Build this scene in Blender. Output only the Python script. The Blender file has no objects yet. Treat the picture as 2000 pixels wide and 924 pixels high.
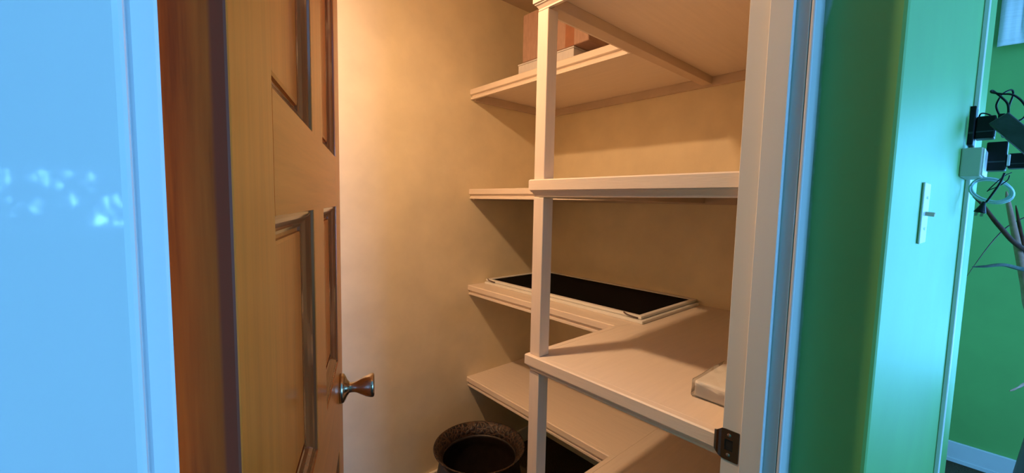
import bpy, bmesh, math, random
from math import sin, cos, radians, pi, atan2, hypot
from mathutils import Vector, Matrix, noise

random.seed(7)
sc = bpy.context.scene
COL = sc.collection

# ------------------------------------------------------------------ camera
CH = 1.42                                   # camera height above the floor
YAW, PITCH, ROLL, FPX = 0.7284, -0.0818, 0.0204, 802.62
def camera_axes():
    f = Vector((sin(YAW)*cos(PITCH), cos(YAW)*cos(PITCH), sin(PITCH)))
    r0 = Vector((cos(YAW), -sin(YAW), 0)); u0 = r0.cross(f)
    c, s = cos(ROLL), sin(ROLL)
    return r0*c + u0*s, u0*c - r0*s, f
r_, u_, f_ = camera_axes()
cam_data = bpy.data.cameras.new('camera'); cam = bpy.data.objects.new('camera', cam_data); COL.objects.link(cam)
cam.matrix_world = Matrix(((r_.x, u_.x, -f_.x, 0), (r_.y, u_.y, -f_.y, 0), (r_.z, u_.z, -f_.z, CH), (0, 0, 0, 1)))
cam_data.sensor_fit = 'HORIZONTAL'; cam_data.sensor_width = 36.0
cam_data.lens = FPX/2000*36.0
cam_data.clip_start = 0.01; cam_data.clip_end = 100
sc.camera = cam

# ------------------------------------------------------------------ colour management, world, daylight
sc.view_settings.view_transform = 'Standard'
sc.view_settings.look = 'None'
sc.view_settings.gamma = 1.0
sc.view_settings.use_curve_mapping = False
sc.view_settings.exposure = 0.0

BULB_POS = (0.25, 1.03, 2.32)
BULB_COLOR = (1.0, 0.635, 0.35)
BULB_STRENGTH = 1120.0
DAY_COLOR = (0.16, 0.46, 1.0)
DAY_POWER = 34.0                            # per square metre of window

world = bpy.data.worlds.new('sky'); sc.world = world; world.use_nodes = True
wn = world.node_tree; bg = wn.nodes['Background']
bg.inputs['Color'].default_value = (*DAY_COLOR, 1); bg.inputs['Strength'].default_value = 1.5

def daylight(name, loc, rot, sx, sy, power=1.0, color=DAY_COLOR):
    L = bpy.data.lights.new(name, 'AREA'); L.shape = 'RECTANGLE'; L.size = sx; L.size_y = sy
    L.color = color; L.energy = DAY_POWER*power*sx*sy
    o = bpy.data.objects.new(name, L); COL.objects.link(o); o.location = loc; o.rotation_euler = rot
    return o
# daylight entering through the window behind the camera and the glazed patio door in the far wall
daylight('window_daylight', (1.225, -3.24, 1.30), (radians(90), 0, 0), 1.22, 1.58, 2.3)
daylight('garden_daylight', (-0.45, -4.30, 1.45), (radians(90), 0, 0), 1.5, 1.2, 4.5)
daylight('patio_daylight', (3.46, -1.13, 1.06), (radians(90), 0, radians(90)), 1.50, 1.86, 1.0, (0.105, 0.47, 1.0))

# ------------------------------------------------------------------ helpers
def obj(name, bm, mats, parent=None, smooth=False):
    me = bpy.data.meshes.new(name); bm.normal_update(); bm.to_mesh(me); bm.free()
    for m in (mats if isinstance(mats, (list, tuple)) else [mats]): me.materials.append(m)
    if smooth:
        for p in me.polygons: p.use_smooth = True
    o = bpy.data.objects.new(name, me); COL.objects.link(o)
    if parent: o.parent = parent
    return o
def empty(name, loc=(0, 0, 0), rotz=0.0):
    o = bpy.data.objects.new(name, None); COL.objects.link(o); o.location = loc; o.rotation_euler = (0, 0, rotz)
    o.empty_display_size = 0.05
    return o
def tag(o, label, cat=None, group=None, kind=None):
    if label: o['label'] = label
    if cat: o['category'] = cat
    if group: o['group'] = group
    if kind: o['kind'] = kind
    return o
def struct(o, label=None):
    o['kind'] = 'structure'
    if label: o['label'] = label
    return o
def box(bm, x0, x1, y0, y1, z0, z1, bev=0.0, mi=0, seg=1, M=None):
    vs = [bm.verts.new((x, y, z)) for z in (z0, z1) for y in (y0, y1) for x in (x0, x1)]
    fs = [bm.faces.new([vs[i] for i in q]) for q in ((0, 2, 3, 1), (4, 5, 7, 6), (0, 1, 5, 4), (2, 6, 7, 3), (0, 4, 6, 2), (1, 3, 7, 5))]
    for f in fs: f.material_index = mi
    out = fs
    if bev > 0:
        es = list({e for f in fs for e in f.edges})
        r = bmesh.ops.bevel(bm, geom=es, offset=bev, offset_type='OFFSET', segments=seg, profile=0.5, affect='EDGES')
        for f in r['faces']: f.material_index = mi
        if M is not None: vs = list({v for f in fs if f.is_valid for v in f.verts} | {v for f in r['faces'] for v in f.verts})
    if M is not None: bmesh.ops.transform(bm, matrix=M, verts=[v for v in vs if v.is_valid])
    return out
def prism(bm, pts, z0, z1, mi=0):
    a = [bm.verts.new((x, y, z0)) for x, y in pts]; b = [bm.verts.new((x, y, z1)) for x, y in pts]
    n = len(pts); fs = [bm.faces.new(a[::-1]), bm.faces.new(b)]
    for i in range(n): fs.append(bm.faces.new((a[i], a[(i+1) % n], b[(i+1) % n], b[i])))
    for f in fs: f.material_index = mi
    bmesh.ops.recalc_face_normals(bm, faces=fs)
    return fs
def tube(bm, pts, rad, n=8, cap=True):
    pts = [Vector(p) for p in pts]; rings = []
    prev = None
    for i, p in enumerate(pts):
        t = (pts[min(i+1, len(pts)-1)] - pts[max(i-1, 0)]).normalized()
        if prev is None:
            a = Vector((0, 0, 1)) if abs(t.z) < 0.9 else Vector((1, 0, 0)); s = t.cross(a).normalized()
        else:
            s = (prev - t*prev.dot(t)).normalized()
        prev = s; b = t.cross(s)
        r = rad[i] if isinstance(rad, (list, tuple)) else rad
        rings.append([bm.verts.new(p + (s*cos(2*pi*k/n) + b*sin(2*pi*k/n))*r) for k in range(n)])
    for i in range(len(rings)-1):
        for k in range(n): bm.faces.new((rings[i][k], rings[i][(k+1) % n], rings[i+1][(k+1) % n], rings[i+1][k]))
    if cap: bm.faces.new(rings[0][::-1]); bm.faces.new(rings[-1])
    bmesh.ops.recalc_face_normals(bm, faces=bm.faces)
def curve(ctrl, n=10):
    P = [Vector(c) for c in ctrl]; out = []
    for i in range(len(P)-1):
        p0 = P[max(i-1, 0)]; p1 = P[i]; p2 = P[i+1]; p3 = P[min(i+2, len(P)-1)]
        for k in range(n):
            t = k/n
            out.append(0.5*((2*p1) + (p2-p0)*t + (2*p0-5*p1+4*p2-p3)*t*t + (3*p1-p0-3*p2+p3)*t**3))
    out.append(P[-1]); return out
def lathe(bm, prof, n=48, M=None, mi=0):
    rings = []
    for r, z in prof:
        if r < 1e-6: rings.append([bm.verts.new((0, 0, z))])
        else: rings.append([bm.verts.new((r*cos(2*pi*k/n), r*sin(2*pi*k/n), z)) for k in range(n)])
    for i in range(len(rings)-1):
        A, B = rings[i], rings[i+1]
        for k in range(n):
            k2 = (k+1) % n
            if len(A) == 1 and len(B) == 1: continue
            if len(A) == 1: f = bm.faces.new((A[0], B[k2], B[k]))
            elif len(B) == 1: f = bm.faces.new((A[k], A[k2], B[0]))
            else: f = bm.faces.new((A[k], A[k2], B[k2], B[k]))
            f.material_index = mi
    if M is not None: bmesh.ops.transform(bm, matrix=M, verts=[v for r in rings for v in r])
    bmesh.ops.recalc_face_normals(bm, faces=bm.faces)

# ------------------------------------------------------------------ materials
class N:
    def __init__(s, name):
        s.m = bpy.data.materials.new(name); s.m.use_nodes = True; s.t = s.m.node_tree
        s.b = s.t.nodes['Principled BSDF']; s.out = s.t.nodes['Material Output']
    def n(s, typ, **kw):
        x = s.t.nodes.new(typ)
        for k, v in kw.items(): setattr(x, k, v)
        return x
    def l(s, a, b): s.t.links.new(a, b)
    def set(s, **kw):
        for k, v in kw.items():
            i = s.b.inputs[k.replace('_', ' ')]
            i.default_value = (*v, 1) if isinstance(v, tuple) and len(v) == 3 else v
    def coord(s, scale=(1, 1, 1)):
        c = s.n('ShaderNodeTexCoord'); mp = s.n('ShaderNodeMapping'); mp.inputs['Scale'].default_value = scale
        s.l(c.outputs['Object'], mp.inputs['Vector']); return mp.outputs['Vector']
    def noise(s, vec, scale, detail=4, rough=0.55):
        x = s.n('ShaderNodeTexNoise'); x.inputs['Scale'].default_value = scale; x.inputs['Detail'].default_value = detail
        x.inputs['Roughness'].default_value = rough; s.l(vec, x.inputs['Vector']); return x.outputs['Fac']
    def ramp(s, fac, stops):
        x = s.n('ShaderNodeValToRGB'); e = x.color_ramp.elements
        while len(e) < len(stops): e.new(0.5)
        for i, (p, c) in enumerate(stops): e[i].position = p; e[i].color = (*c, 1) if len(c) == 3 else c
        s.l(fac, x.inputs['Fac']); return x.outputs['Color']
    def bump(s, fac, strength, dist=0.002, prev=None):
        x = s.n('ShaderNodeBump'); x.inputs['Strength'].default_value = strength; x.inputs['Distance'].default_value = dist
        s.l(fac, x.inputs['Height'])
        if prev is not None: s.l(prev, x.inputs['Normal'])
        s.l(x.outputs['Normal'], s.b.inputs['Normal']); return x.outputs['Normal']

def paint(name, col, rough=0.5, var=0.06, scale=3.0, bump=0.15, bscale=120, spec=0.5, stretch=(1, 1, 1)):
    k = N(name); v = k.coord(stretch)
    f = k.noise(v, scale, 5)
    k.l(k.ramp(f, [(0.3, tuple(c*(1-var) for c in col)), (0.7, tuple(min(1, c*(1+var)) for c in col))]), k.b.inputs['Base Color'])
    k.set(Roughness=rough, Specular_IOR_Level=spec)
    if bump: k.bump(k.noise(v, bscale, 3), bump, 0.001)
    return k.m

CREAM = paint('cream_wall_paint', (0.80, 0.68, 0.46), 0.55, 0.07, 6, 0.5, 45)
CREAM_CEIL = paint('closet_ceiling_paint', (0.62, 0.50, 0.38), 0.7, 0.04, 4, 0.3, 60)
SHELF = paint('shelf_paint', (0.82, 0.695, 0.585), 0.42, 0.03, 6, 0.35, 30, stretch=(14, 1, 14))
SHELF_X = paint('shelf_paint_cross', (0.82, 0.695, 0.585), 0.42, 0.03, 6, 0.35, 30, stretch=(1, 14, 14))
CLEAT = paint('shaded_cleat_paint', (0.60, 0.47, 0.35), 0.7, 0.1, 6, 0.3, 40)  # white paint darkened to match the shaded underside of the boards
BEAM = paint('shaded_beam_paint', (0.64, 0.50, 0.38), 0.6, 0.06, 6, 0.3, 40)  # shelf white toned down, the dimness under the shelf is in the colour
POSTP = paint('post_paint', (0.83, 0.70, 0.60), 0.4, 0.03, 6, 0.35, 30, stretch=(14, 14, 1))
TRIM = paint('trim_gloss_paint', (0.67, 0.67, 0.67), 0.045, 0.02, 3, 0.012, 14, stretch=(8, 8, 0.8))
ROOMCEIL = paint('room_ceiling_paint', (0.75, 0.75, 0.73), 0.8, 0.03, 4, 0.4, 60)
BASEB = paint('baseboard_paint', (0.62, 0.63, 0.62), 0.45, 0.04, 6, 0.1, 40)
BASEC = paint('closet_baseboard_paint', (0.80, 0.74, 0.66), 0.45, 0.04, 6, 0.1, 40)
WHITEP = paint('white_plastic', (0.78, 0.78, 0.76), 0.35, 0.02, 6, 0)
IVORY = paint('ivory_plastic', (0.62, 0.55, 0.38), 0.35, 0.03, 8, 0)
BLACKP = paint('black_plastic', (0.009, 0.009, 0.010), 0.45, 0.2, 20, 0.1, 200, 0.25)
GREYP = paint('dark_grey_plastic', (0.035, 0.045, 0.05), 0.38, 0.3, 40, 0.2, 300)
CABLEW = paint('pale_cable_jacket', (0.50, 0.72, 0.74), 0.4, 0.05, 30, 0)
SCREENF = paint('white_aluminium', (0.80, 0.78, 0.74), 0.35, 0.03, 8, 0)
BROWNW = paint('brown_stand_wood', (0.10, 0.032, 0.018), 0.4, 0.3, 9, 0.2, 60, stretch=(6, 6, 1))
POTM = paint('brown_pot_glaze', (0.12, 0.05, 0.03), 0.35, 0.2, 9, 0.2, 30)
SOIL = paint('potting_soil', (0.03, 0.022, 0.015), 0.95, 0.4, 60, 0.8, 90)

def green_paint():
    k = N('green_wall_paint'); v = k.coord()
    f = k.noise(v, 5, 5)
    g = k.ramp(f, [(0.3, (0.13, 0.36, 0.080)), (0.7, (0.145, 0.41, 0.092))])
    # careless white brush marks of the trim paint on the green beside the door casing, near the top
    sx = k.n('ShaderNodeSeparateXYZ'); c = k.n('ShaderNodeTexCoord'); k.l(c.outputs['Object'], sx.inputs[0])
    up = k.n('ShaderNodeMapRange'); up.inputs['From Min'].default_value = 1.71; up.inputs['From Max'].default_value = 1.86
    up.inputs['To Min'].default_value = 0.0; up.inputs['To Max'].default_value = 0.028; k.l(sx.outputs['Z'], up.inputs['Value'])
    wv = k.noise(k.coord((1, 1, 3)), 14, 3)
    sc_ = k.n('ShaderNodeMath', operation='MULTIPLY_ADD'); k.l(wv, sc_.inputs[0]); sc_.inputs[1].default_value = 0.005; k.l(up.outputs[0], sc_.inputs[2])
    lim = k.n('ShaderNodeMath', operation='SUBTRACT'); lim.inputs[0].default_value = 0.184; k.l(sc_.outputs[0], lim.inputs[1])
    m1 = k.n('ShaderNodeMapRange'); k.l(sx.outputs['Y'], m1.inputs['Value'])
    d = k.n('ShaderNodeMath', operation='SUBTRACT'); k.l(sx.outputs['Y'], d.inputs[0]); k.l(lim.outputs[0], d.inputs[1])
    st = k.n('ShaderNodeMapRange'); st.inputs['From Min'].default_value = -0.002; st.inputs['From Max'].default_value = 0.002; k.l(d.outputs[0], st.inputs['Value'])
    mx = k.n('ShaderNodeMix', data_type='RGBA'); k.l(st.outputs[0], mx.inputs['Factor']); k.l(g, mx.inputs[6]); mx.inputs[7].default_value = (0.40, 0.52, 0.42, 1)
    k.l(mx.outputs[2], k.b.inputs['Base Color'])
    k.set(Roughness=0.52, Specular_IOR_Level=0.85)
    k.bump(k.noise(v, 90, 3), 0.12, 0.001)
    return k.m
GREEN = green_paint()

def wood(name, dark, mid, light, grain, rough=0.3, coat=0.22, spec=0.3, stops=(0.40, 0.62, 0.85)):
    k = N(name)
    st = {'z': (28, 28, 1.6), 'x': (1.6, 28, 28)}[grain]
    v = k.coord(st); f = k.noise(v, 1.6, 6, 0.6)
    v2 = k.coord({'z': (90, 90, 3), 'x': (3, 90, 90)}[grain]); f2 = k.noise(v2, 2.0, 3)
    mixf = k.n('ShaderNodeMath', operation='MULTIPLY_ADD'); k.l(f2, mixf.inputs[0]); mixf.inputs[1].default_value = 0.25; k.l(f, mixf.inputs[2])
    k.l(k.ramp(mixf.outputs[0], [(stops[0], dark), (stops[1], mid), (stops[2], light)]), k.b.inputs['Base Color'])
    k.set(Roughness=rough, Coat_Weight=coat, Coat_Roughness=0.08, Specular_IOR_Level=spec)
    k.bump(f2, 0.08, 0.0006)
    return k.m
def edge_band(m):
    # darker colour band along the room-side arris of the hinge edge
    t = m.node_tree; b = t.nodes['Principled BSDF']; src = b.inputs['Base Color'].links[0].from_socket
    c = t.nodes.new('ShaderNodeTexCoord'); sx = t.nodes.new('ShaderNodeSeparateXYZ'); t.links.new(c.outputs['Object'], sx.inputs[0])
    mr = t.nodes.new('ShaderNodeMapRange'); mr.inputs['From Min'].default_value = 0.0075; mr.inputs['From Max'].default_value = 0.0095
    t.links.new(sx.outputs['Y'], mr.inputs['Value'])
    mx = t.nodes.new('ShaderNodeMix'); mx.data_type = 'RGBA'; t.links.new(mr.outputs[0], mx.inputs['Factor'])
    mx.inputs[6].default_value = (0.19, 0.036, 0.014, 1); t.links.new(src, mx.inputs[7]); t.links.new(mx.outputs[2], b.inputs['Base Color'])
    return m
FIR_V = wood('varnished_fir_vertical', (0.50, 0.090, 0.009), (0.63, 0.124, 0.013), (0.72, 0.155, 0.019), 'z')
FIR_H = wood('varnished_fir_horizontal', (0.50, 0.090, 0.009), (0.62, 0.122, 0.013), (0.70, 0.15, 0.018), 'x')
FIR_M = wood('varnished_fir_moulding', (0.15, 0.030, 0.008), (0.22, 0.045, 0.011), (0.30, 0.065, 0.015), 'z', 0.14, 0.6, 0.4)  # darker than the stiles: grain and shade are both put into the colour
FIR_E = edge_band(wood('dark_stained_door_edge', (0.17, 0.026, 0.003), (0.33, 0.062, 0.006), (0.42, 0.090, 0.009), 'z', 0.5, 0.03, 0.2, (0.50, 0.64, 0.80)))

def metal(name, col, rough, scratch=0.0):
    k = N(name); k.set(Base_Color=col, Metallic=1.0, Roughness=rough)
    if scratch: k.bump(k.noise(k.coord((1, 1, 6)), 160, 3), scratch, 0.0004)
    return k.m
BRASS = metal('satin_nickel', (0.46, 0.39, 0.30), 0.22, 0.05)
STEEL = metal('worn_steel', (0.42, 0.40, 0.37), 0.30, 0.3)
STRIKE = metal('tarnished_steel', (0.17, 0.16, 0.15), 0.24, 0.6)
DARKHOLE = paint('dark_recess', (0.01, 0.009, 0.008), 0.9, 0.1, 9, 0)

def card(name, c1, c2):
    k = N(name); v = k.coord((1, 8, 2)); f = k.noise(v, 12, 4)
    k.l(k.ramp(f, [(0.3, c1), (0.7, c2)]), k.b.inputs['Base Color']); k.set(Roughness=0.75)
    return k.m
CARD = card('brown_cardboard', (0.38, 0.235, 0.175), (0.46, 0.29, 0.215))
TAPE = paint('parcel_tape', (0.36, 0.15, 0.08), 0.3, 0.08, 30, 0)
WHITECARD = card('white_cardboard', (0.66, 0.63, 0.62), (0.72, 0.69, 0.68))

def mesh_mat():
    k = N('black_insect_mesh'); v = k.coord()
    w = k.n('ShaderNodeTexWave', bands_direction='X'); w.inputs['Scale'].default_value = 260; k.l(v, w.inputs['Vector'])
    w2 = k.n('ShaderNodeTexWave', bands_direction='Y'); w2.inputs['Scale'].default_value = 260; k.l(v, w2.inputs['Vector'])
    m = k.n('ShaderNodeMath', operation='MAXIMUM'); k.l(w.outputs['Fac'], m.inputs[0]); k.l(w2.outputs['Fac'], m.inputs[1])
    k.l(k.ramp(m.outputs[0], [(0.5, (0.002, 0.002, 0.002)), (1.0, (0.006, 0.0055, 0.0055))]), k.b.inputs['Base Color'])
    k.set(Roughness=0.8, Specular_IOR_Level=0.05); return k.m
MESHB = mesh_mat()

def carpet():
    k = N('dark_carpet'); v = k.coord(); f = k.noise(v, 180, 4)
    k.l(k.ramp(f, [(0.3, (0.035, 0.024, 0.013)), (0.7, (0.095, 0.066, 0.036))]), k.b.inputs['Base Color']); k.set(Roughness=0.95, Specular_IOR_Level=0.1)
    k.bump(f, 0.9, 0.004); return k.m
CARPET = carpet()

def rim_mat():
    k = N('embossed_bronze_rim'); v = k.coord()
    vo = k.n('ShaderNodeTexVoronoi', feature='DISTANCE_TO_EDGE'); vo.inputs['Scale'].default_value = 55; k.l(v, vo.inputs['Vector'])
    f = k.noise(v, 70, 4)
    a = k.n('ShaderNodeMath', operation='MULTIPLY'); k.l(vo.outputs['Distance'], a.inputs[0]); a.inputs[1].default_value = 3.0
    s = k.n('ShaderNodeMath', operation='MULTIPLY'); k.l(a.outputs[0], s.inputs[0]); k.l(f, s.inputs[1])
    k.l(k.ramp(s.outputs[0], [(0.03, (0.070, 0.034, 0.014)), (0.12, (0.026, 0.013, 0.008)), (0.35, (0.012, 0.007, 0.005))]), k.b.inputs['Base Color'])
    k.set(Roughness=0.5, Metallic=0.2); k.bump(s.outputs[0], 0.8, 0.004); return k.m
RIMM = rim_mat()
VASEM = paint('black_bronze_glaze', (0.018, 0.011, 0.008), 0.45, 0.35, 40, 0.3, 60)

def film_mat():
    k = N('clear_plastic_film'); k.t.nodes.remove(k.b)
    tr = k.n('ShaderNodeBsdfTransparent'); tr.inputs['Color'].default_value = (0.985, 0.985, 0.98, 1)
    gl = k.n('ShaderNodeBsdfGlossy'); gl.inputs['Roughness'].default_value = 0.12
    df = k.n('ShaderNodeBsdfDiffuse'); df.inputs['Color'].default_value = (0.8, 0.76, 0.72, 1)
    fr = k.n('ShaderNodeFresnel'); fr.inputs['IOR'].default_value = 1.3
    m1 = k.n('ShaderNodeMixShader'); k.l(fr.outputs[0], m1.inputs[0]); k.l(tr.outputs[0], m1.inputs[1]); k.l(gl.outputs[0], m1.inputs[2])
    m2 = k.n('ShaderNodeMixShader'); m2.inputs[0].default_value = 0.07; k.l(m1.outputs[0], m2.inputs[1]); k.l(df.outputs[0], m2.inputs[2])
    k.l(m2.outputs[0], k.out.inputs['Surface']); return k.m
FILM = film_mat()
def cloth_mat():
    k = N('white_valance_cloth'); v = k.coord(); f = k.noise(k.coord((1, 1, 40)), 6, 4)
    k.l(k.ramp(f, [(0.3, (0.70, 0.71, 0.72)), (0.7, (0.80, 0.81, 0.82))]), k.b.inputs['Base Color']); k.set(Roughness=0.8); k.bump(f, 0.2, 0.001); return k.m
CLOTH = cloth_mat()
def leaf_mat(name, a, b):
    k = N(name); f = k.noise(k.coord((6, 6, 6)), 5, 4)
    k.l(k.ramp(f, [(0.3, a), (0.7, b)]), k.b.inputs['Base Color']); k.set(Roughness=0.6, Specular_IOR_Level=0.15); return k.m
LEAFD = leaf_mat('dark_brown_leaf', (0.06, 0.018, 0.012), (0.15, 0.05, 0.03))
LEAFP = leaf_mat('pale_dry_leaf', (0.40, 0.20, 0.15), (0.55, 0.30, 0.22))
LEAFG = leaf_mat('dark_green_leaf', (0.03, 0.05, 0.03), (0.10, 0.12, 0.10))
def bulb_mat():
    k = N('lit_bulb'); k.set(Base_Color=(0.9, 0.85, 0.75), Roughness=0.3)
    k.b.inputs['Emission Color'].default_value = (*BULB_COLOR, 1); k.b.inputs['Emission Strength'].default_value = BULB_STRENGTH; return k.m
BULBM = bulb_mat()

# ------------------------------------------------------------------ the room shell
W1Y, W2X, CEIL, RCEIL = 1.696, 1.7786, 2.456, 2.64
YI, YO = 0.272, 0.190                        # inner and outer face of the wall with the doorway
JL, JR, HEAD = -0.0026, 0.771, 2.045          # doorway between the jambs
def wallbox(name, x0, x1, y0, y1, z0, z1, mats, label, pick=None):
    bm = bmesh.new(); fs = box(bm, x0, x1, y0, y1, z0, z1)
    bm.normal_update()
    if pick:
        for f in fs: f.material_index = pick(f.normal)
    return struct(obj(name, bm, mats), label)
wallbox('wall_back', -0.35, 1.88, W1Y, 1.80, 0, CEIL, CREAM, 'cream painted end wall of the closet behind the wooden door')
wallbox('wall_right', W2X, 1.88, YI, W1Y, 0, CEIL, CREAM, 'cream painted closet wall behind the shelves')
wallbox('wall_left', -0.35, -0.25, YI, W1Y, 0, CEIL, CREAM, 'cream painted closet wall on the hinge side of the door')
bm = bmesh.new()
box(bm, -1.7, JL-0.014, YO, YI, 0, RCEIL); box(bm, JR+0.014, 1.88, YO, YI, 0, RCEIL); box(bm, JL-0.014, JR+0.014, YO, YI, HEAD+0.014, RCEIL)
bm.normal_update()
for f in bm.faces: f.material_index = 1 if f.normal.y > 0.5 else 0
struct(obj('wall_front', bm, [GREEN, CREAM]), 'wall with the closet doorway, green outside and cream inside')
# green wall that returns toward the viewer right of the door casing, then runs on past the switch
WA = Vector((0.8255, 0.0838, 0)); WT = Vector((cos(radians(3)), -sin(radians(3)), 0)); WN = Vector((-sin(radians(3)), -cos(radians(3)), 0))
WEND = 1.566
def on_wall(x, z=0.0, out=0.0):
    s = (x-WA.x)/WT.x; p = WA + WT*s + WN*out; return Vector((p.x, p.y, z))
bm = bmesh.new(); e = WA + WT*WEND
cr = 0.006
prism(bm, [(0.8255, YO-0.0005), (0.8255, WA.y+cr), (0.8255+0.0018, WA.y+0.0018), (0.8255+cr, on_wall(0.8255+cr).y), (e.x-cr, on_wall(e.x-cr).y), (e.x, e.y+cr), (e.x, YO-0.0005)], 0, RCEIL)
struct(obj('wall_room_right', bm, GREEN), 'green wall with the light switch right of the doorway')
wallbox('wall_room_corner', 1.881, 3.5, YO, 0.30, 0, RCEIL, GREEN, 'green wall hidden round the corner past the switch')
def wall_with_holes(name, axis, at, thick, u0, u1, holes, mat, label):
    bm = bmesh.new(); hs = sorted(holes); u = u0
    def put(a, b, z0, z1):
        if axis == 'y': box(bm, a, b, at-thick, at, z0, z1)
        else: box(bm, at, at+thick, a, b, z0, z1)
    for a, b, z0, z1 in hs:
        put(u, a, 0, RCEIL); put(a, b, 0, z0); put(a, b, z1, RCEIL); u = b
    put(u, u1, 0, RCEIL)
    return struct(obj(name, bm, mat), label)
wall_with_holes('wall_room_back', 'y', -3.2, 0.1, -1.8, 3.5, [(-0.80, 0.0, 1.18, 1.60), (0.60, 1.85, 0.5, 2.1)], GREEN, 'green wall behind the camera with two windows')
wall_with_holes('wall_room_far', 'x', 3.4, 0.1, -3.2, YO, [(-1.9, -0.36, 0.11, 2.0)], GREEN, 'green far wall of the room above the grey baseboard')
wallbox('wall_room_left', -1.8, -1.7, -3.2, YI, 0, RCEIL, GREEN, 'green wall on the left side of the room')
bm = bmesh.new(); box(bm, -1.8, 3.5, -3.3, 1.80, -0.05, 0.0); struct(obj('floor', bm, CARPET), 'dark carpet floor')
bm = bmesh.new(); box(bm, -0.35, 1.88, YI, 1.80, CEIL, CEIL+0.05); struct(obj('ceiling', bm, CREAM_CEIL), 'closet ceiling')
bm = bmesh.new(); box(bm, -1.8, 3.5, -3.3, YI, RCEIL, RCEIL+0.05); struct(obj('ceiling_room', bm, ROOMCEIL), 'white ceiling of the room')
def window(name, axis, at, a, b, z0, z1, label):
    t = empty(name, (0, 0, 0)); struct(t, label)
    fr = bmesh.new(); 
    def put(bm, u0, u1, w0, w1, d0=0.02, d1=0.06):
        if axis == 'y': box(bm, u0, u1, at-d1, at-d0, w0, w1, 0.003)
        else: box(bm, at+d0, at+d1, u0, u1, w0, w1, 0.003)
    for q in ((a, a+0.05, z0, z1), (b-0.05, b, z0, z1), (a+0.05, b-0.05, z0, z0+0.05), (a+0.05, b-0.05, z1-0.05, z1)): put(fr, *q)
    obj('window_frame', fr, WHITEP, t)
    mb = bmesh.new(); m = (a+b)/2; put(mb, m-0.02, m+0.02, z0+0.05, z1-0.05); obj('mullion', mb, WHITEP, t)
    return t
window('window_1', 'y', -3.2, 0.60, 1.85, 0.5, 2.1, 'large white window behind the camera')
window('window_3', 'y', -3.2, -0.80, 0.0, 1.18, 1.60, 'small white window behind the camera')
window('window_2', 'x', 3.4, -1.9, -0.36, 0.11, 2.0, 'glazed patio door in the far green wall under the valance')

# door frame: jambs, stops and casings
def sides(name, jx, sgn, stop_w, casing_in, casing_out, casing_y, label):
    t = empty(name, (jx, YO, 0)); struct(t, label)
    def put(nm, x0, x1, y0, y1, bev, seg=1, m=TRIM):
        bm = bmesh.new(); box(bm, min(x0, x1)-jx, max(x0, x1)-jx, y0-YO, y1-YO, 0.0, HEAD, bev, seg=seg); return obj(nm, bm, m, t)
    put('jamb', jx, jx+sgn*0.0138, 0.1897, 0.2765, 0.0008)
    put('door_stop', jx, jx-sgn*stop_w, 0.2083, 0.2422, 0.0012)
    put('casing', casing_in, casing_out, casing_y, 0.1895, 0.0028, 3)
    return t
left_frame = sides('trim_1', JL, -1, 0.0088, -0.0026, -0.075, 0.178, 'glossy white door jamb and casing at the left edge')
right_frame = sides('trim_2', JR, 1, 0.012, JR+0.0002, 0.8253, 0.183, 'white painted door jamb with the strike plate')
t = empty('trim_3', (0, YO, HEAD)); struct(t, 'white painted head of the door frame')
for nm, a in (('jamb', (JL-0.0138, JR+0.0138, 0.1897, 0.2745, 0, 0.0138)), ('door_stop', (JL+0.007, JR-0.012, 0.2083, 0.2422, -0.012, 0)), ('casing', (-0.075, 0.8253, 0.178, 0.1895, 0.0005, 0.07))):
    bm = bmesh.new(); box(bm, a[0], a[1], a[2]-YO, a[3]-YO, a[4], a[5], 0.0012); obj(nm, bm, TRIM, t)

# baseboards
bm = bmesh.new(); box(bm, -0.25, W2X, W1Y-0.014, W1Y-0.0005, 0, 0.085, 0.003); struct(obj('baseboard_back', bm, BASEC), 'pale baseboard of the closet behind the vase')
bm = bmesh.new(); box(bm, 3.384, 3.3995, -3.15, 0.18, 0, 0.115, 0.003); bx = box(bm, 3.380, 3.384, -3.15, 0.18, 0, 0.02)
struct(obj('baseboard_far', bm, BASEB), 'grey baseboard along the far green wall')

# ------------------------------------------------------------------ ceiling lamp that lights the closet
t = empty('ceiling_lamp', (BULB_POS[0], BULB_POS[1], CEIL)); tag(t, 'small warm round lamp on a white stem under the closet ceiling', 'lamp')
bm = bmesh.new(); z = BULB_POS[2]-CEIL
lathe(bm, [(0, 0), (0.055, 0), (0.055, -0.012), (0.03, -0.03), (0.022, -0.05), (0.022, z+0.030), (0.048, z+0.022), (0.052, z+0.004), (0.050, z+0.001), (0, z+0.001)], 32); obj('lamp_holder', bm, WHITEP, t, True)
bm = bmesh.new(); lathe(bm, [(0.040, z+0.0005), (0.040, z-0.003), (0.034, z-0.009), (0.020, z-0.013), (0, z-0.0145)], 24); obj('lamp_lens', bm, BULBM, t, True)

# ------------------------------------------------------------------ the panelled wooden door, open into the closet
DA = atan2(0.91914, 0.39394)
door = empty('door_1', (0.03733, 0.28092, 0.0), DA); struct(door, 'varnished wooden panel door standing open into the closet')
DW, DT, Z0, Z1 = 0.765, 0.035, 0.012, 2.032
ST, MU = 0.1045, 0.110; PW = (DW-2*ST-MU)/2
def leafbox(nm, u0, u1, z0, z1, mats, edge=False, bev=0.0015):
    bm = bmesh.new(); box(bm, u0, u1, 0, DT, z0, z1, bev, seg=2 if bev else 1)
    if edge:
        bm.normal_update()
        for f in bm.faces:
            if f.normal.x < -0.6: f.material_index = 1
    return obj(nm, bm, mats, door)
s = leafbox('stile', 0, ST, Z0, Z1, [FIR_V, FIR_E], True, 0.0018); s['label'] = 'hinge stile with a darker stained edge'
leafbox('stile', DW-ST, DW, Z0, Z1, [FIR_V])
rails = [(Z0, 0.235), (0.875, 1.073), (1.4055, 1.507), (1.915, Z1)]
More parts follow.
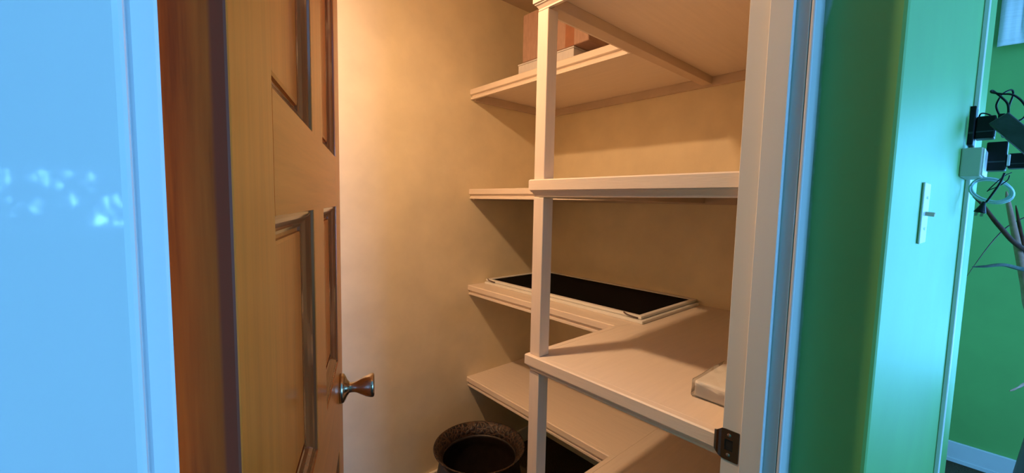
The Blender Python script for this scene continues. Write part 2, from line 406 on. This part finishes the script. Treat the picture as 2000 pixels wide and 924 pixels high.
for a, b in rails: leafbox('rail', ST, DW-ST, a, b, FIR_H, bev=0.0)
rows = [(rails[i][1], rails[i+1][0]) for i in range(3)]
for a, b in rows: leafbox('mullion', ST+PW, ST+PW+MU, a, b, FIR_V, bev=0.0)
def ring_loops(bm, u0, u1, z0, z1, prof, side):
    loops = []
    for ins, dep in prof:
        y = dep if side > 0 else DT-dep
        loops.append([bm.verts.new(c) for c in ((u0+ins, y, z0+ins), (u1-ins, y, z0+ins), (u1-ins, y, z1-ins), (u0+ins, y, z1-ins))])
    for i in range(len(loops)-1):
        for k in range(4): bm.faces.new((loops[i][k], loops[i][(k+1) % 4], loops[i+1][(k+1) % 4], loops[i+1][k]))
    return loops
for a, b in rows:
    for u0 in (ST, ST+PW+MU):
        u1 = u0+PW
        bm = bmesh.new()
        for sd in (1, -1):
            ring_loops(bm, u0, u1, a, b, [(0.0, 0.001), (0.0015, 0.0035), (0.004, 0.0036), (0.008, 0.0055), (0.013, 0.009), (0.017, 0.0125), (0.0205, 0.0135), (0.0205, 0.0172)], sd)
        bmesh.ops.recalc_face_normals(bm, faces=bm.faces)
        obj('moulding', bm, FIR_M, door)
        bm = bmesh.new()
        for sd in (1, -1):
            L = ring_loops(bm, u0, u1, a, b, [(0.0205, 0.0172), (0.026, 0.0172), (0.0265, 0.0135), (0.030, 0.0125)], sd); bm.faces.new(L[-1])
        bmesh.ops.recalc_face_normals(bm, faces=bm.faces)
        obj('panel', bm, FIR_V, door)
KU, KZ = 0.694, CH-0.424
for sd in (1, -1):
    M = Matrix.Translation((KU, 0 if sd > 0 else DT, KZ)) @ Matrix.Rotation(radians(90)*sd, 4, 'X')
    bm = bmesh.new()
    lathe(bm, [(0.0125, 0.012), (0.0112, 0.024), (0.0118, 0.031), (0.0135, 0.036), (0.0185, 0.045), (0.0235, 0.055), (0.0262, 0.064), (0.0268, 0.069), (0.0258, 0.072), (0.022, 0.0735), (0, 0.0735)], 40, M)
    kn = obj('door_knob', bm, BRASS, door, True)
    bm = bmesh.new()
    lathe(bm, [(0, 0.0), (0.0325, 0.0), (0.0325, 0.005), (0.0312, 0.0085), (0.026, 0.0115), (0.0175, 0.0155), (0.0135, 0.019), (0.012, 0.020)], 40, M)
    obj('rosette', bm, BRASS, kn, True)
bm = bmesh.new(); box(bm, DW-0.0005, DW+0.001, 0.006, DT-0.006, KZ-0.028, KZ+0.028, 0.0004); lp = obj('latch_plate', bm, STEEL, door)
bm = bmesh.new(); box(bm, DW+0.001, DW+0.010, 0.011, DT-0.012, KZ-0.008, KZ+0.008, 0.001); obj('latch_bolt', bm, STEEL, lp)
for hz in (0.25, 1.05, 1.80):
    bm = bmesh.new(); tube(bm, [(-0.004, DT+0.004, hz-0.045), (-0.004, DT+0.004, hz+0.045)], 0.0055, 12); obj('hinge', bm, STEEL, door, False)

# strike plate on the right jamb, its curved lip bent round the edge
sp = empty('strike_plate', (JR, 0.267, CH-0.4285)); tag(sp, 'worn steel strike plate with a dark latch hole on the door jamb', 'strike plate')
bm = bmesh.new()
def plate_part(bm, pts, t=0.0016):
    # pts: list of (y, z0, z1, x) columns, thickness towards the jamb
    cols = []
    for y, z0, z1, x in pts: cols.append([bm.verts.new((x, y, z0)), bm.verts.new((x, y, z1)), bm.verts.new((x+t, y, z1)), bm.verts.new((x+t, y, z0))])
    for i in range(len(cols)-1):
        for k in range(4): bm.faces.new((cols[i][k], cols[i][(k+1) % 4], cols[i+1][(k+1) % 4], cols[i+1][k]))
    bm.faces.new(cols[0][::-1]); bm.faces.new(cols[-1]); bmesh.ops.recalc_face_normals(bm, faces=bm.faces)
H = 0.0275
plate_part(bm, [(-0.020, -H, H, -0.0016), (-0.0185, -H-0.001, H+0.001, -0.0016), (-0.010, -H-0.001, H+0.001, -0.0016)])
plate_part(bm, [(-0.010, 0.010, H+0.001, -0.0016), (0.004, 0.010, H+0.001, -0.0016)])
plate_part(bm, [(-0.010, -H-0.001, -0.010, -0.0016), (0.004, -H-0.001, -0.010, -0.0016)])
plate_part(bm, [(0.004, -H-0.001, H+0.001, -0.0016), (0.010, -H, H, -0.0016), (0.0145, -0.024, 0.024, -0.0022), (0.019, -0.0205, 0.0205, -0.0012), (0.0235, -0.018, 0.018, 0.0022), (0.0262, -0.015, 0.015, 0.0075)])
obj('plate', bm, STRIKE, sp)
bm = bmesh.new(); box(bm, -0.0004, 0.0002, -0.0098, 0.0038, -0.0098, 0.0098); obj('latch_hole', bm, DARKHOLE, sp)
for z in (-0.0185, 0.0185):
    bm = bmesh.new(); lathe(bm, [(0, 0.001), (0.0022, 0.0009), (0.0036, 0.0)], 14, Matrix.Translation((-0.0016, -0.003, z)) @ Matrix.Rotation(radians(-90), 4, 'Y')); obj('screw', bm, STEEL, sp, True)

# ------------------------------------------------------------------ the built-in L-shaped shelves
XN, XF, YC = 1.217, 0.7853, 0.8163
SH = [('topmost', CH+0.5522), ('second', CH+0.0643), ('third', CH-0.4236), ('lowest', CH-0.9072)]
YE = YI+0.0005
PROF = [(0.0, -0.003), (0.0, -0.0245), (0.003, -0.0268), (0.0105, -0.0278), (0.0105, -0.0300), (0.0125, -0.0335), (0.0105, -0.0370), (0.0062, -0.0380), (0.0052, -0.0395), (0.0052, -0.0483), (0.020, -0.0483), (0.020, 0.0), (0.003, 0.0)]
PROFW = [(0.0, -0.003), (0.0, -0.0285), (0.0035, -0.0288), (0.0035, -0.0325), (0.0065, -0.0340), (0.0090, -0.0380), (0.0120, -0.0425), (0.0112, -0.0440), (0.0112, -0.0470), (0.020, -0.0470), (0.020, 0.0), (0.003, 0.0)]
SHLAB = {'topmost': 'topmost white L-shaped shelf, the one carrying the cardboard boxes',
         'second': 'white L-shaped shelf at eye level with nothing on it',
         'third': 'white L-shaped shelf holding the window screens and the wrapped package',
         'lowest': 'lowest white L-shaped shelf, empty, just above the dark vase'}
for nm, z in SH:
    t = empty('shelf', (XF, YC, z)); tag(t, SHLAB[nm], 'shelf', 'white L-shaped shelves in the closet')
    o0 = Vector((XF, YC, z))
    def L(bm): bmesh.ops.translate(bm, verts=bm.verts, vec=-o0); return bm
    d = 0.0203
    bm = bmesh.new(); box(bm, XN+d, W2X-0.0005, YC-d+0.0002, W1Y-0.0005, z-0.019, z, 0.0006); obj('narrow_board', L(bm), SHELF, t)
    bm = bmesh.new(); box(bm, XF+d, W2X-0.0005, YE, YC-d, z-0.019, z, 0.0006); obj('wide_board', L(bm), SHELF_X, t)
    # edging: nose, cove and lip, three mitred lengths
    def path(dd): return [(XN+dd, W1Y-0.0005), (XN+dd, YC-dd), (XF+dd, YC-dd), (XF+dd, YE)]
    for seg, mat in ((0, SHELF), (1, SHELF_X), (2, SHELF)):
        bm = bmesh.new(); A = []; B = []
        pf = PROFW if seg else PROF
        for dd, dz in pf:
            p = path(dd); A.append(bm.verts.new((*p[seg], z+dz))); B.append(bm.verts.new((*p[seg+1], z+dz)))
        n = len(pf)
        for i in range(n): bm.faces.new((A[i], A[(i+1) % n], B[(i+1) % n], B[i]))
        bm.faces.new(A); bm.faces.new(B[::-1]); bmesh.ops.recalc_face_normals(bm, faces=bm.faces)
        obj('edging', L(bm), mat, t)
    # support strips along the walls and across the joint of the two boards
    zt, zb = z-0.0192, z-0.056
    bm = bmesh.new(); box(bm, XN+0.022, W2X-0.020, W1Y-0.019, W1Y-0.0005, zt-0.036, zt, 0.001); obj('wall_cleat', L(bm), CLEAT, t)
    bm = bmesh.new(); box(bm, W2X-0.019, W2X-0.0005, YE, W1Y-0.0005, zt-0.036, zt, 0.001); obj('wall_cleat', L(bm), CLEAT, t)
    bm = bmesh.new(); box(bm, XF+0.0205, W2X-0.020, YC-0.060, YC-0.0207, zt-0.0305, zt, 0.001); obj('cross_beam', L(bm), BEAM, t)

# the square post at the outer corner, in lengths between the shelves
post = empty('shelf_post', (XF+0.0101, YC-0.0101-0.0378, 0)); tag(post, 'white square post running up through the front corner of the shelves', 'post')
tops = [0.0] + [z for _, z in reversed(SH)]; bots = [z-0.0487 for _, z in reversed(SH)] + [CEIL]
for a, b in zip(tops, bots):
    bm = bmesh.new(); box(bm, 0, 0.0378, 0, 0.0378, a+0.0003, b, 0.0012); obj('post_length', bm, POSTP, post)

# ------------------------------------------------------------------ boxes on the topmost shelf
ZT = SH[0][1]
t = empty('cardboard_box', (1.30, 1.111, ZT)); tag(t, 'low white box on the topmost shelf under the brown box', 'box')
bm = bmesh.new(); box(bm, 0, 0.30, 0, 0.326, 0.0005, 0.070, 0.0015); obj('box_body', bm, WHITECARD, t)
bm = bmesh.new(); box(bm, -0.002, 0.302, -0.002, 0.328, 0.0705, 0.0765, 0.001); obj('lid', bm, WHITECARD, t)
t2 = empty('cardboard_box', (1.296, 1.035, ZT+0.0775)); tag(t2, 'tall brown cardboard box sitting on the white box', 'box')
bm = bmesh.new(); box(bm, 0, 0.34, 0, 0.372, 0, 0.205, 0.0025); obj('box_body', bm, CARD, t2)
bm = bmesh.new(); box(bm, -0.0006, 0.0, 0.072, 0.118, 0.0, 0.204); box(bm, -0.0004, 0.3406, 0.072, 0.118, 0.2051, 0.2056); obj('tape', bm, TAPE, t2)
t3 = empty('cardboard_box', (1.42, 0.835, ZT)); tag(t3, 'low dark brown carton lying right of the white box on the topmost shelf', 'box')
bm = bmesh.new(); box(bm, 0, 0.22, 0, 0.24, 0.0005, 0.075, 0.002); obj('box_body', bm, card('dark_carton', (0.13, 0.06, 0.035), (0.17, 0.08, 0.045)), t3)

# ------------------------------------------------------------------ window screens on the third shelf
Z3 = SH[2][1]
def screen(x0, x1, y0, y1, z, label):
    t = empty('window_screen', (x0, y0, z)); tag(t, label, 'window screen', 'window screens on the third shelf')
    w, l, b, h = x1-x0, y1-y0, 0.019, 0.0115
    for q in ((0, b, 0, l), (w-b, w, 0, l), (b+0.0002, w-b-0.0002, 0, b), (b+0.0002, w-b-0.0002, l-b, l)):
        bm = bmesh.new(); box(bm, *q, 0.0003, h, 0.0015); obj('frame_bar', bm, SCREENF, t)
    bm = bmesh.new(); box(bm, b-0.001, w-b+0.001, b-0.001, l-b+0.001, 0.0055, 0.0070); obj('mesh_panel', bm, MESHB, t)['label'] = 'black insect mesh'
    return t, w, l, h
screen(1.306, 1.757, 0.757, 1.672, Z3, 'lower of the two black mesh window screens lying on the third shelf')
t, w, l, h = screen(1.322, 1.773, 0.772, 1.680, Z3+0.0120, 'upper of the two black mesh window screens lying on the third shelf')
for yy in (0.012, l-0.075):
    bm = bmesh.new()
    tube(bm, curve([(-0.0025, yy, 0.004), (-0.006, yy+0.02, 0.006), (-0.005, yy+0.045, 0.009), (0.002, yy+0.062, 0.0125)], 6), 0.0026, 8); obj('spring_clip', bm, paint('spring_clip_plastic', (0.09, 0.05, 0.045), 0.4, 0.1, 9, 0), t)

# ------------------------------------------------------------------ plastic wrapped package on the third shelf
pk = empty('wrapped_package', (0.895, 0.29, Z3)); tag(pk, 'white package wrapped in clear plastic beside the door jamb', 'package')
bm = bmesh.new(); box(bm, 0.006, 0.165, 0.0, 0.098, 0.0008, 0.037, 0.004, seg=2); obj('paper_stack', bm, paint('white_paper', (0.88, 0.84, 0.80), 0.6, 0.03, 30, 0.2, 60), pk)
bm = bmesh.new(); box(bm, 0.001, 0.178, -0.007, 0.104, 0.0006, 0.0405, 0.005, seg=2)
bmesh.ops.subdivide_edges(bm, edges=bm.edges, cuts=6, use_grid_fill=True)
for v in bm.verts:
    n_ = noise.noise_vector(v.co*45)
    v.co += Vector((n_.x*0.003, n_.y*0.004, (n_.z*0.003 if v.co.z > 0.02 else abs(n_.z)*0.001)))
    v.co.z = max(v.co.z, 0.0006)
obj('plastic_wrap', bm, FILM, pk)

# ------------------------------------------------------------------ dark vase on the floor
vz = empty('floor_vase', (0.99, 1.285, 0)); tag(vz, 'dark bronze floor vase with a wide flared embossed rim', 'vase')
bm = bmesh.new()
lathe(bm, [(0, 0.001), (0.115, 0.001), (0.120, 0.008), (0.135, 0.06), (0.158, 0.15), (0.172, 0.24), (0.174, 0.30), (0.166, 0.345), (0.158, 0.368), (0.1535, 0.3775), (0.149, 0.378), (0.149, 0.365), (0.160, 0.335), (0.166, 0.30), (0.160, 0.22), (0.140, 0.12), (0.105, 0.02), (0, 0.016)], 64)
obj('vase_body', bm, VASEM, vz, True)
bm = bmesh.new()
lathe(bm, [(0.1535, 0.3785), (0.157, 0.386), (0.168, 0.402), (0.1835, 0.417), (0.1875, 0.420), (0.1865, 0.4235), (0.181, 0.4225), (0.163, 0.405), (0.156, 0.394), (0.1515, 0.386), (0.1505, 0.3785)], 96)
obj('flared_rim', bm, RIMM, vz, True)['label'] = 'embossed bronze rim'

# ------------------------------------------------------------------ light switch
WROT = -radians(3)
sw = empty('light_switch', on_wall(1.128, CH-0.004, 0.0004), WROT); tag(sw, 'white light switch with a tan toggle on the bright green wall', 'light switch')
bm = bmesh.new(); box(bm, -0.035, 0.035, -0.0045, 0, -0.0585, 0.0585, 0.0022, seg=3); obj('switch_plate', bm, WHITEP, sw)
bm = bmesh.new(); box(bm, -0.0045, 0.0045, -0.018, -0.004, -0.004, 0.004, 0.0012, M=Matrix.Rotation(radians(8), 4, 'X')); obj('toggle', bm, IVORY, sw)
for z in (-0.03, 0.03):
    bm = bmesh.new(); lathe(bm, [(0, 0.001), (0.003, 0.0006), (0.0034, 0)], 12, Matrix.Translation((0, -0.0055, z)) @ Matrix.Rotation(radians(90), 4, 'X')); obj('screw', bm, STEEL, sw)

# ------------------------------------------------------------------ raceway, box, adapters and cables at the end of that wall
rw = empty('cable_raceway', on_wall(1.90, 0, 0.0004), WROT); tag(rw, 'narrow vertical cable raceway near the end of the bright green wall', 'raceway')
bm = bmesh.new(); box(bm, 0, 0.03, -0.012, 0, 0.0, RCEIL-0.001, 0.002); obj('channel_cover', bm, WHITEP, rw)
jb = empty('junction_box', on_wall(1.70, CH+0.1375, 0.0006), WROT); tag(jb, 'pale surface mounted outlet box beneath the black adapters', 'outlet box')
bm = bmesh.new(); box(bm, 0, 0.195, -0.040, 0, -0.039, 0.039, 0.003, seg=2); obj('box_body', bm, paint('almond_plastic', (0.60, 0.62, 0.52), 0.4, 0.03, 9, 0), jb)
bm = bmesh.new(); box(bm, 0.005, 0.190, -0.0435, -0.0402, -0.036, 0.036, 0.001); obj('face_plate', bm, WHITEP, jb)

def adapter(loc, size, rot, label, mat=BLACKP, ribs=0):
    t = empty('power_adapter', loc); t.rotation_euler = rot; tag(t, label, 'power adapter', 'black power adapters by the outlet box')
    sx, sy, sz = size
    bm = bmesh.new(); box(bm, -sx/2, sx/2, -sy/2, sy/2, -sz/2, sz/2, 0.003, seg=2); obj('housing', bm, mat, t)
    if ribs:
        bm = bmesh.new()
        for i in range(ribs):
            z = -sz*0.35 + sz*0.7*i/(ribs-1); box(bm, -sx/2-0.0012, -sx/2+0.001, -sy*0.4, sy*0.4, z-0.0012, z+0.0012)
        obj('grip_rib', bm, mat, t)['kind'] = 'stuff'
    bm = bmesh.new(); box(bm, -sx/2-0.0008, -sx/2+0.001, -sy*0.5+0.002, sy*0.5-0.002, -sz*0.22, -sz*0.17); obj('seam_band', bm, GREYP, t)
    return t
AX = 1.86
def P(az, el, x=AX): return Vector((x, x/math.tan(radians(az)), CH + el*x/sin(radians(az))))
ad0 = adapter(P(89.26, 0.137), (0.07, 0.014, 0.112), (0, 0, WROT), 'flat black adapter pressed against the wall above the outlet box')
ad1 = adapter(P(90.10, 0.133), (0.06, 0.038, 0.064), (0, 0, WROT), 'square black adapter in the middle of the tangle')
ad2 = adapter(P(90.93, 0.087), (0.06, 0.040, 0.082), (0, 0, WROT), 'tall black adapter plugged into the front of the outlet box')
ad3 = adapter(P(92.20, 0.079), (0.055, 0.036, 0.042), (0, 0, WROT), 'lowest black adapter, sticking out farthest right')
ad4 = adapter(P(92.10, 0.117, 1.74), (0.035, 0.042, 0.130), (radians(-38), 0, WROT), 'dusty dark grey power brick hanging tilted', GREYP)
ad5 = adapter(P(90.98, 0.144), (0.05, 0.014, 0.030), (0, 0, WROT), 'small black adapter on top of the tangle')
ad6 = adapter(P(91.35, 0.128, 1.87), (0.05, 0.020, 0.040), (0, 0, WROT), 'slim black adapter tucked behind the grey brick')
bm = bmesh.new(); box(bm, -0.032, 0.02, -0.003, 0.003, -0.016, 0.016, 0.0012)
o = obj('plug_light_tap', bm, WHITEP); o.location = P(91.62, 0.080, 1.86); tag(o, 'small bright white plug between the two lower black adapters', 'plug')

def cord(parent, pts, r, mat, label):
    inv = (Matrix.Translation(parent.location) @ parent.rotation_euler.to_matrix().to_4x4()).inverted()
    bm = bmesh.new(); tube(bm, [inv @ p for p in curve(pts, 8)], r, 8); o = obj('cord', bm, mat, parent, True); o['label'] = label
    return o
cord(ad5, [P(90.85, .150, 1.85), P(90.57, .166, 1.84), P(90.75, .180, 1.83), P(91.0, .186, 1.84), P(91.36, .188, 1.85), P(91.46, .18, 1.86), P(91.32, .165, 1.86), P(91.3, .150, 1.86)], 0.0023, BLACKP, 'black cord arching in a high loop above the adapters')
cord(ad4, [P(91.35, .140, 1.82), P(91.25, .165, 1.82), P(90.85, .178, 1.81), P(90.25, .1905, 1.80), P(90.22, .188, 1.79), P(90.8, .184, 1.79), P(91.4, .181, 1.79), P(91.9, .172, 1.80), P(92.3, .158, 1.81), P(92.4, .145, 1.81)], 0.0026, BLACKP, 'black cord folded to a sharp point at the upper left')
cord(ad1, [P(90.55, .146, 1.87), P(90.2, .154, 1.86), P(89.75, .157, 1.85), P(89.62, .152, 1.85), P(89.75, .147, 1.86), P(90.1, .146, 1.87)], 0.0020, BLACKP, 'black cord in a small loop against the wall')
cord(ad6, [P(91.6, .140, 1.77), P(92.1, .142, 1.77), P(92.4, .152, 1.78), P(92.6, .165, 1.79), P(92.8, .18, 1.80)], 0.0022, BLACKP, 'black cord curling up beside the tilted grey brick')
cord(ad3, [P(91.9, .062, 1.80), P(91.5, .057, 1.79), P(91.0, .045, 1.79), P(90.62, .034, 1.79), P(90.75, .036, 1.78), P(91.2, .041, 1.78), P(91.7, .050, 1.78), P(91.8, .058, 1.78)], 0.0013, BLACKP, 'thin black wire looping in front of the pale coil')
# hanging cord with its plug
hc = empty('hanging_plug', P(90.42, 0.010, 1.77)); tag(hc, 'black two prong plug dangling on its cord below the adapters', 'plug')
o0 = hc.location.copy()
bm = bmesh.new(); tube(bm, [p-o0 for p in curve([P(91.50, .062, 1.77), P(91.30, .046, 1.77), P(90.95, .030, 1.77), P(90.62, .016, 1.77)], 8)], 0.0026, 8); obj('cord', bm, BLACKP, hc, True)
ax = (P(90.42, -0.0005, 1.77)-P(90.62, .016, 1.77)).normalized()
q = Vector((0, 0, -1)).rotation_difference(ax).to_matrix().to_4x4()
bm = bmesh.new(); lathe(bm, [(0, 0.013), (0.0035, 0.013), (0.0045, 0.008), (0.0065, 0.0), (0.011, -0.013), (0.0125, -0.017), (0.0115, -0.019), (0, -0.019)], 20, q); obj('plug_body', bm, BLACKP, hc, True)
for s_ in (-1, 1):
    bm = bmesh.new(); box(bm, -0.0008, 0.0008, s_*0.0055-0.003, s_*0.0055+0.003, -0.029, -0.0188, M=q); obj('prong', bm, STEEL, hc)
# pale network cable coiled under the box
bm = bmesh.new(); pts = []
c0 = P(90.82, 0.0345, 1.83)
for i in range(6*28):
    a = 2*pi*i/28; turn = i/28
    ry = 0.042 + 0.0022*sin(turn*2.1); rz = 0.030 + 0.0026*cos(turn*1.7)
    yy = ry*cos(a); zz = rz*sin(a)
    pts.append((c0.x + 0.0035*(turn-3) + 0.003*sin(a*0.5), c0.y + 0.0015*sin(turn*3) + yy*cos(0.33) - zz*sin(0.33)*0.5, c0.z + 0.0018*cos(turn*2.6) + yy*0.30 + zz))
tube(bm, pts, 0.0026, 7); o = obj('network_cable', bm, CABLEW, None, True); tag(o, 'pale network cable coiled beneath the outlet box', 'cable')

# ------------------------------------------------------------------ white valance on the far wall
va = empty('window_valance', (3.38, -0.012, CH+0.86)); tag(va, 'white gathered cloth valance hanging high on the far green wall', 'valance')
bm = bmesh.new(); rows_ = []
nu, LEN, HH = 200, 2.15, RCEIL-(CH+0.86)-0.004
for j, zz in enumerate((0.0, 0.004, 0.02, 0.022, 0.04, 0.07, 0.11, HH)):
    row = []
    for i in range(nu+1):
        y = -LEN*i/nu; k = 0.3+0.7*min(1, zz/0.08)
        x = -0.03 + k*(0.012*sin(y*62) + 0.006*sin(y*151+1) ) - (0.003 if j in (1, 2) else 0)
        row.append(bm.verts.new((x, y, zz)))
    rows_.append(row)
for j in range(len(rows_)-1):
    for i in range(nu): bm.faces.new((rows_[j][i], rows_[j][i+1], rows_[j+1][i+1], rows_[j+1][i]))
o = obj('valance_cloth', bm, CLOTH, va, True); md = o.modifiers.new('thickness', 'SOLIDIFY'); md.thickness = 0.002
bm = bmesh.new(); tube(bm, [(-0.006, 0.005, HH-0.02), (-0.006, -LEN-0.01, HH-0.02)], 0.006, 10); obj('curtain_rod', bm, WHITEP, va)

# ------------------------------------------------------------------ tall plant in a floor planter, right edge
pl = empty('potted_plant', (2.66, -0.405, 0)); tag(pl, 'tall plant with long dark drooping leaves in a brown planter, right edge', 'plant')
bm = bmesh.new(); lathe(bm, [(0, 0.0005), (0.235, 0.0005), (0.24, 0.01), (0.236, 0.12), (0.218, 0.34), (0.197, 0.54), (0.190, 0.60), (0.198, 0.605), (0.198, 0.63), (0.180, 0.63), (0.178, 0.58), (0, 0.58)], 48); obj('planter', bm, BROWNW, pl, True)
bm = bmesh.new(); lathe(bm, [(0, 0.592), (0.17, 0.588), (0.176, 0.5805)], 24); obj('soil', bm, SOIL, pl)
o0 = pl.location.copy()
bm = bmesh.new(); tube(bm, curve([(0, 0, 0.585), (0.012, 0.005, 0.80), (-0.01, 0.010, 1.02), (0, 0.012, 1.22)], 6), [0.02]*19, 10); obj('stem', bm, BROWNW, pl, True)
def blade(ctrl, w, mat, up=(1, 0, 0.25), tw=0.0):
    c = curve(ctrl, 8); bm = bmesh.new(); n = len(c)-1; rows_ = []
    for i, p in enumerate(c):
        t = (c[min(i+1, n)]-c[max(i-1, 0)]).normalized(); s = Vector(up).cross(t).normalized()
        s = Matrix.Rotation(tw*i/n, 3, t) @ s; nn = t.cross(s)
        f = i/n; ww = w*(min(1, 0.35+f*2.2))*(1-f**2.2)**0.8 + 0.0006
        p = p-o0
        rows_.append([bm.verts.new(p+s*ww+nn*ww*0.35), bm.verts.new(p), bm.verts.new(p-s*ww+nn*ww*0.35)])
    for i in range(n):
        for k in range(2): bm.faces.new((rows_[i][k], rows_[i][k+1], rows_[i+1][k+1], rows_[i+1][k]))
    o = obj('leaf', bm, mat, pl, True); m = o.modifiers.new('thickness', 'SOLIDIFY'); m.thickness = 0.0012
    return o
root = o0 + Vector((0.0, 0.012, 1.22))
blade([root, P(95.8, -0.075, 2.45), P(93.1, -0.0548, 2.25), P(91.5, -0.0196, 2.12), P(90.5, 0.010, 2.05), P(89.75, 0.0258, 2.02)], 0.0075, LEAFD)['label'] = 'dark brown leaf reaching up to the left'
blade([root, P(95.2, -0.17, 2.5), P(93.9, -0.15, 2.4), P(93.35, -0.105, 2.33), P(92.62, -0.042, 2.25), P(91.95, 0.0127, 2.18), P(91.72, 0.034, 2.15)], 0.013, LEAFP)['label'] = 'pale dried leaf standing up behind the cable coil'
blade([root, P(95.8, -0.092, 2.4), P(93.24, -0.086, 2.2), P(92.06, -0.0816, 2.1), P(91.0, -0.086, 2.05), P(90.2, -0.0885, 2.02)], 0.0075, LEAFG)['label'] = 'dark leaf stretched out level'
blade([root, P(97.5, -0.13, 2.5), P(95.2, -0.235, 2.3), P(94.0, -0.263, 2.2), P(93.6, -0.272, 2.16), P(93.25, -0.2775, 2.14)], 0.009, LEAFP)
blade([root, P(95.4, -0.12, 2.5), P(93.9, -0.10, 2.4), P(93.3, -0.07, 2.34), P(92.7, -0.02, 2.28), P(92.35, 0.012, 2.24)], 0.008, LEAFD)
rl = random.Random(11)
for k in range(16):
    a = radians(-150 + 300*k/15 - 90 + rl.uniform(-8, 8)); ln = rl.uniform(0.42, 0.62); hh = rl.uniform(0.12, 0.42)
    dx, dy = cos(a), sin(a)
    if dx < -0.1: continue          # the near side carries only the leaves seen in the photograph
    if dx > 0.3: ln *= 0.8
    if dy < -0.5: hh *= 0.8
    blade([root, root+Vector((dx*ln*.35, dy*ln*.35, hh*.85)), root+Vector((dx*ln*.72, dy*ln*.72, hh*.6)), root+Vector((dx*ln, dy*ln, -hh*.5))], 0.012, LEAFG if k % 3 else LEAFD, up=(-dy*0.2, dx*0.2, 1))

# ------------------------------------------------------------------ shrub outside the small window (its glints show in the glossy left casing)
sh = empty('garden_shrub', (-0.40, -3.75, 0)); tag(sh, 'leafy shrub outside the small window behind the camera', 'shrub')
bm = bmesh.new()
for k in range(7): tube(bm, curve([(0.05*k-0.15, 0, 0), (0.09*k-0.27, 0.02*(k % 3), 0.9), (0.13*k-0.40, 0.03*(k % 2), 2.0)], 5), 0.012, 6)
obj('stem', bm, BROWNW, sh)
bm = bmesh.new(); rr = random.Random(3)
for k in range(640):
    c = Vector((rr.uniform(-0.6, 0.6), rr.uniform(-0.12, 0.12), rr.uniform(0.75, 2.15)))
    a = rr.uniform(-0.5, 0.5); w = rr.uniform(0.018, 0.034); l_ = rr.uniform(0.06, 0.13)
    M = Matrix.Translation(c) @ Matrix.Rotation(a, 4, 'Y') @ Matrix.Rotation(rr.uniform(-0.6, 0.6), 4, 'Z')
    vs = [bm.verts.new(M @ Vector(q)) for q in ((0, 0, l_), (w, 0.004, 0), (0, 0, -l_), (-w, 0.004, 0))]
    bm.faces.new(vs)
o = obj('foliage', bm, LEAFG, sh); o['kind'] = 'stuff'
bm = bmesh.new(); box(bm, -6, 8, -9, -3.3, -0.12, -0.06); struct(obj('ground', bm, paint('garden_soil', (0.06, 0.07, 0.04), 0.9, 0.3, 3, 0)), 'garden ground outside the window')
